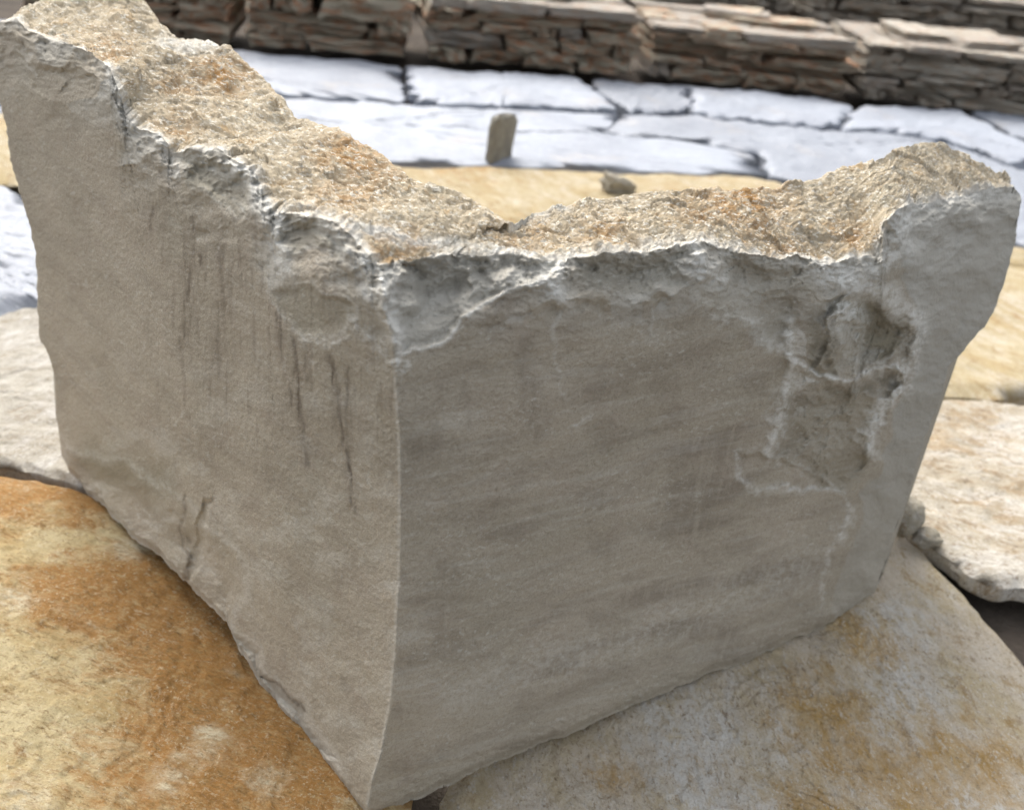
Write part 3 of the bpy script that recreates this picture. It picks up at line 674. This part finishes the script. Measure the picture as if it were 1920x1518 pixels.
ch2 = chip_stone('stone_chip', (p[0]-.004, p[1]+.02, .004), (.06, .05, .045), M_chip, 12., .9, rough=.2, sq=.85)
tag(ch2, 'grey-beige lump of stone wedged against the right foot of the block', 'stone')
p = G(1738, 1015, -.012)
ch3 = chip_stone('stone_chip', (p[0]+.002, p[1]+.008, -.012), (.035, .028, .022), M_chip, 15., .2, rough=.2, sq=.85)
tag(ch3, 'tiny grey pebble at the start of the dark gap, right of the wedged lump', 'stone')

# ------------------------------------------------------------------ stacked ledge stone rows
random.seed(4)
def stone_mesh(seed):
    bm = bmesh.new(); bmesh.ops.create_cube(bm, size=1)
    bmesh.ops.subdivide_edges(bm, edges=bm.edges[:], cuts=5, use_grid_fill=True)
    co = np.array([v.co[:] for v in bm.verts])
    a = np.abs(co); r = co*(1-.10*np.clip((a.max(1)+np.sort(a, 1)[:, 1]-.86), 0, 1)[:, None])
    n3 = np.stack([fbm(co*np.array([1.3, 1.3, .9]), 1.7, 4, .65, seed*5+k*11) for k in range(3)], -1)
    co2 = r+n3*np.array([.05, .07, .13])
    co2[:, 0] += co[:, 2]*random.uniform(-.12, .12)
    for v, c in zip(bm.verts, co2): v.co = c
    me = bpy.data.meshes.new('stone'); bm.to_mesh(me); bm.free()
    for pf in me.polygons: pf.use_smooth = False
    return me
pool = {}
for mt in (M_stack, M_stack2, M_top):
    pool[mt.name] = []
    for k in range(9):
        me = stone_mesh(k+1); me.materials.append(mt); pool[mt.name].append(me)
def stack(p0, p1, height, depth, label, mat, topmat, layers=7, seed=0, group='stacks of ledge stone behind the flagstones', top=3):
    rnd = random.Random(seed)
    p0 = np.array(p0[:2]); p1 = np.array(p1[:2]); L = np.linalg.norm(p1-p0); dx = (p1-p0)/L; nrm = np.array([-dx[1], dx[0]])
    e = bpy.data.objects.new('stone_stack', None); sc.collection.objects.link(e)
    mid = (p0+p1)/2+nrm*depth/2; e.location = (mid[0], mid[1], -.01); e.rotation_euler = (0, 0, math.atan2(dx[1], dx[0]))
    tag(e, label, 'stone stack', group)
    def put(x, y, z_, wd, dp, hh, mm, yaw=.03, tilt=.02):
        s_ = bpy.data.objects.new('stone', rnd.choice(pool[mm.name])); sc.collection.objects.link(s_); s_.parent = e
        s_.location = (x, y, z_); s_.scale = (wd, dp, hh)
        s_.rotation_euler = (rnd.uniform(-tilt, tilt), rnd.uniform(-tilt, tilt)*.8, rnd.uniform(-yaw, yaw)+(math.pi if rnd.random() < .5 else 0))
    z = 0.; hs = [rnd.choice((.55, .8, 1.1, 1.5)) for _ in range(layers)]; tot = sum(hs)
    for li, h in enumerate(hs):
        h = h/tot*height; last = li == layers-1
        rows_ = ((-depth*.37, depth*.26), (-depth*.11, depth*.26), (depth*.18, depth*.32), (depth*.42, depth*.2)) if last else ((0, depth),)
        for yc, dp in rows_:
            x = -L/2+rnd.uniform(0, .03)
            while x < L/2-.03:
                wd = min(rnd.choice((.07, .12, .18, .26, .38)), L/2-x)
                if L/2-x-wd < .06: wd = L/2-x
                if rnd.random() < .14 and not last and x > -L/2+.05: x += rnd.uniform(.015, .035)
                sink = rnd.choice((0, 0, .012, .03)) if not last else 0
                put(x+wd/2, yc+rnd.uniform(-.006, .012)+sink, z+h/2, wd, dp*rnd.uniform(.94, 1.0), h*rnd.uniform(.82, 1.0)*(rnd.choice((.6, 1, 1.35)) if last else 1), (topmat if rnd.random() < .7 else mat) if last or rnd.random() < .12 else mat)
                x += wd+rnd.uniform(.003, .012)
        z += h
    for k in range(top):
        wd = rnd.uniform(.12, .34); put(rnd.uniform(-L/2+.2, L/2-.2), rnd.uniform(-.1, .15)*depth, z+.012, wd, rnd.uniform(.12, .25), rnd.uniform(.02, .035), rnd.choice((topmat, mat)), .6, .06)
    return e
zb = -.01
stack(G(40,52,zb), G(424,86,zb), .21, .55, 'reddish brown stack in deep shade at the upper left, half hidden by the block', M_stack, M_stack, 5, 1)
stack(G(452,88,zb), G(756,112,zb), .25, .55, 'brown stack with small dark holes, second from the left', M_stack, M_stack, 5, 2)
stack(G(796,114,zb), G(1184,142,zb), .21, .55, 'brown stack with a rust red patch on its right end', M_stack, M_top, 5, 13)
stack(G(1206,144,zb), G(1582,180,zb), .18, .50, 'brown stack with pale capping stones, right of the rust patched one', M_stack, M_top, 6, 24)
stack(G(1608,184,zb), G(2150,240,zb), .19, .50, 'grey stack with dark pockets at the upper right edge', M_stack2, M_top, 6, 5)
# second row behind
q0 = [(1150,30),(1470,62),(1700,80)]
def far(x, y, dy): a = G(x, y, zb); return a+np.array([0, dy, 0])
stack(far(560,60,1.15), far(1120,100,1.15), .27, .6, 'tan stack of the row behind, seen over the long brown stack', M_stack2, M_top, 6, 31)
stack(far(1140,102,1.0), far(1560,130,1.0), .27, .6, 'grey stack of the row behind, left of the low gap', M_stack2, M_top, 6, 32)
stack(far(1590,135,.95), far(2200,190,.95), .23, .6, 'pale grey stack of the row behind at the top right', M_stack2, M_top, 6, 33)
stack(far(1300,60,3.0), far(2300,120,3.0), .30, .8, 'dark olive stack farthest back in the top right corner', M_stack, M_stack, 6, 34)
stack(far(100,10,2.6), far(1200,60,2.6), .40, .8, 'dim brown stack farthest back along the top edge', M_stack, M_stack, 6, 35)
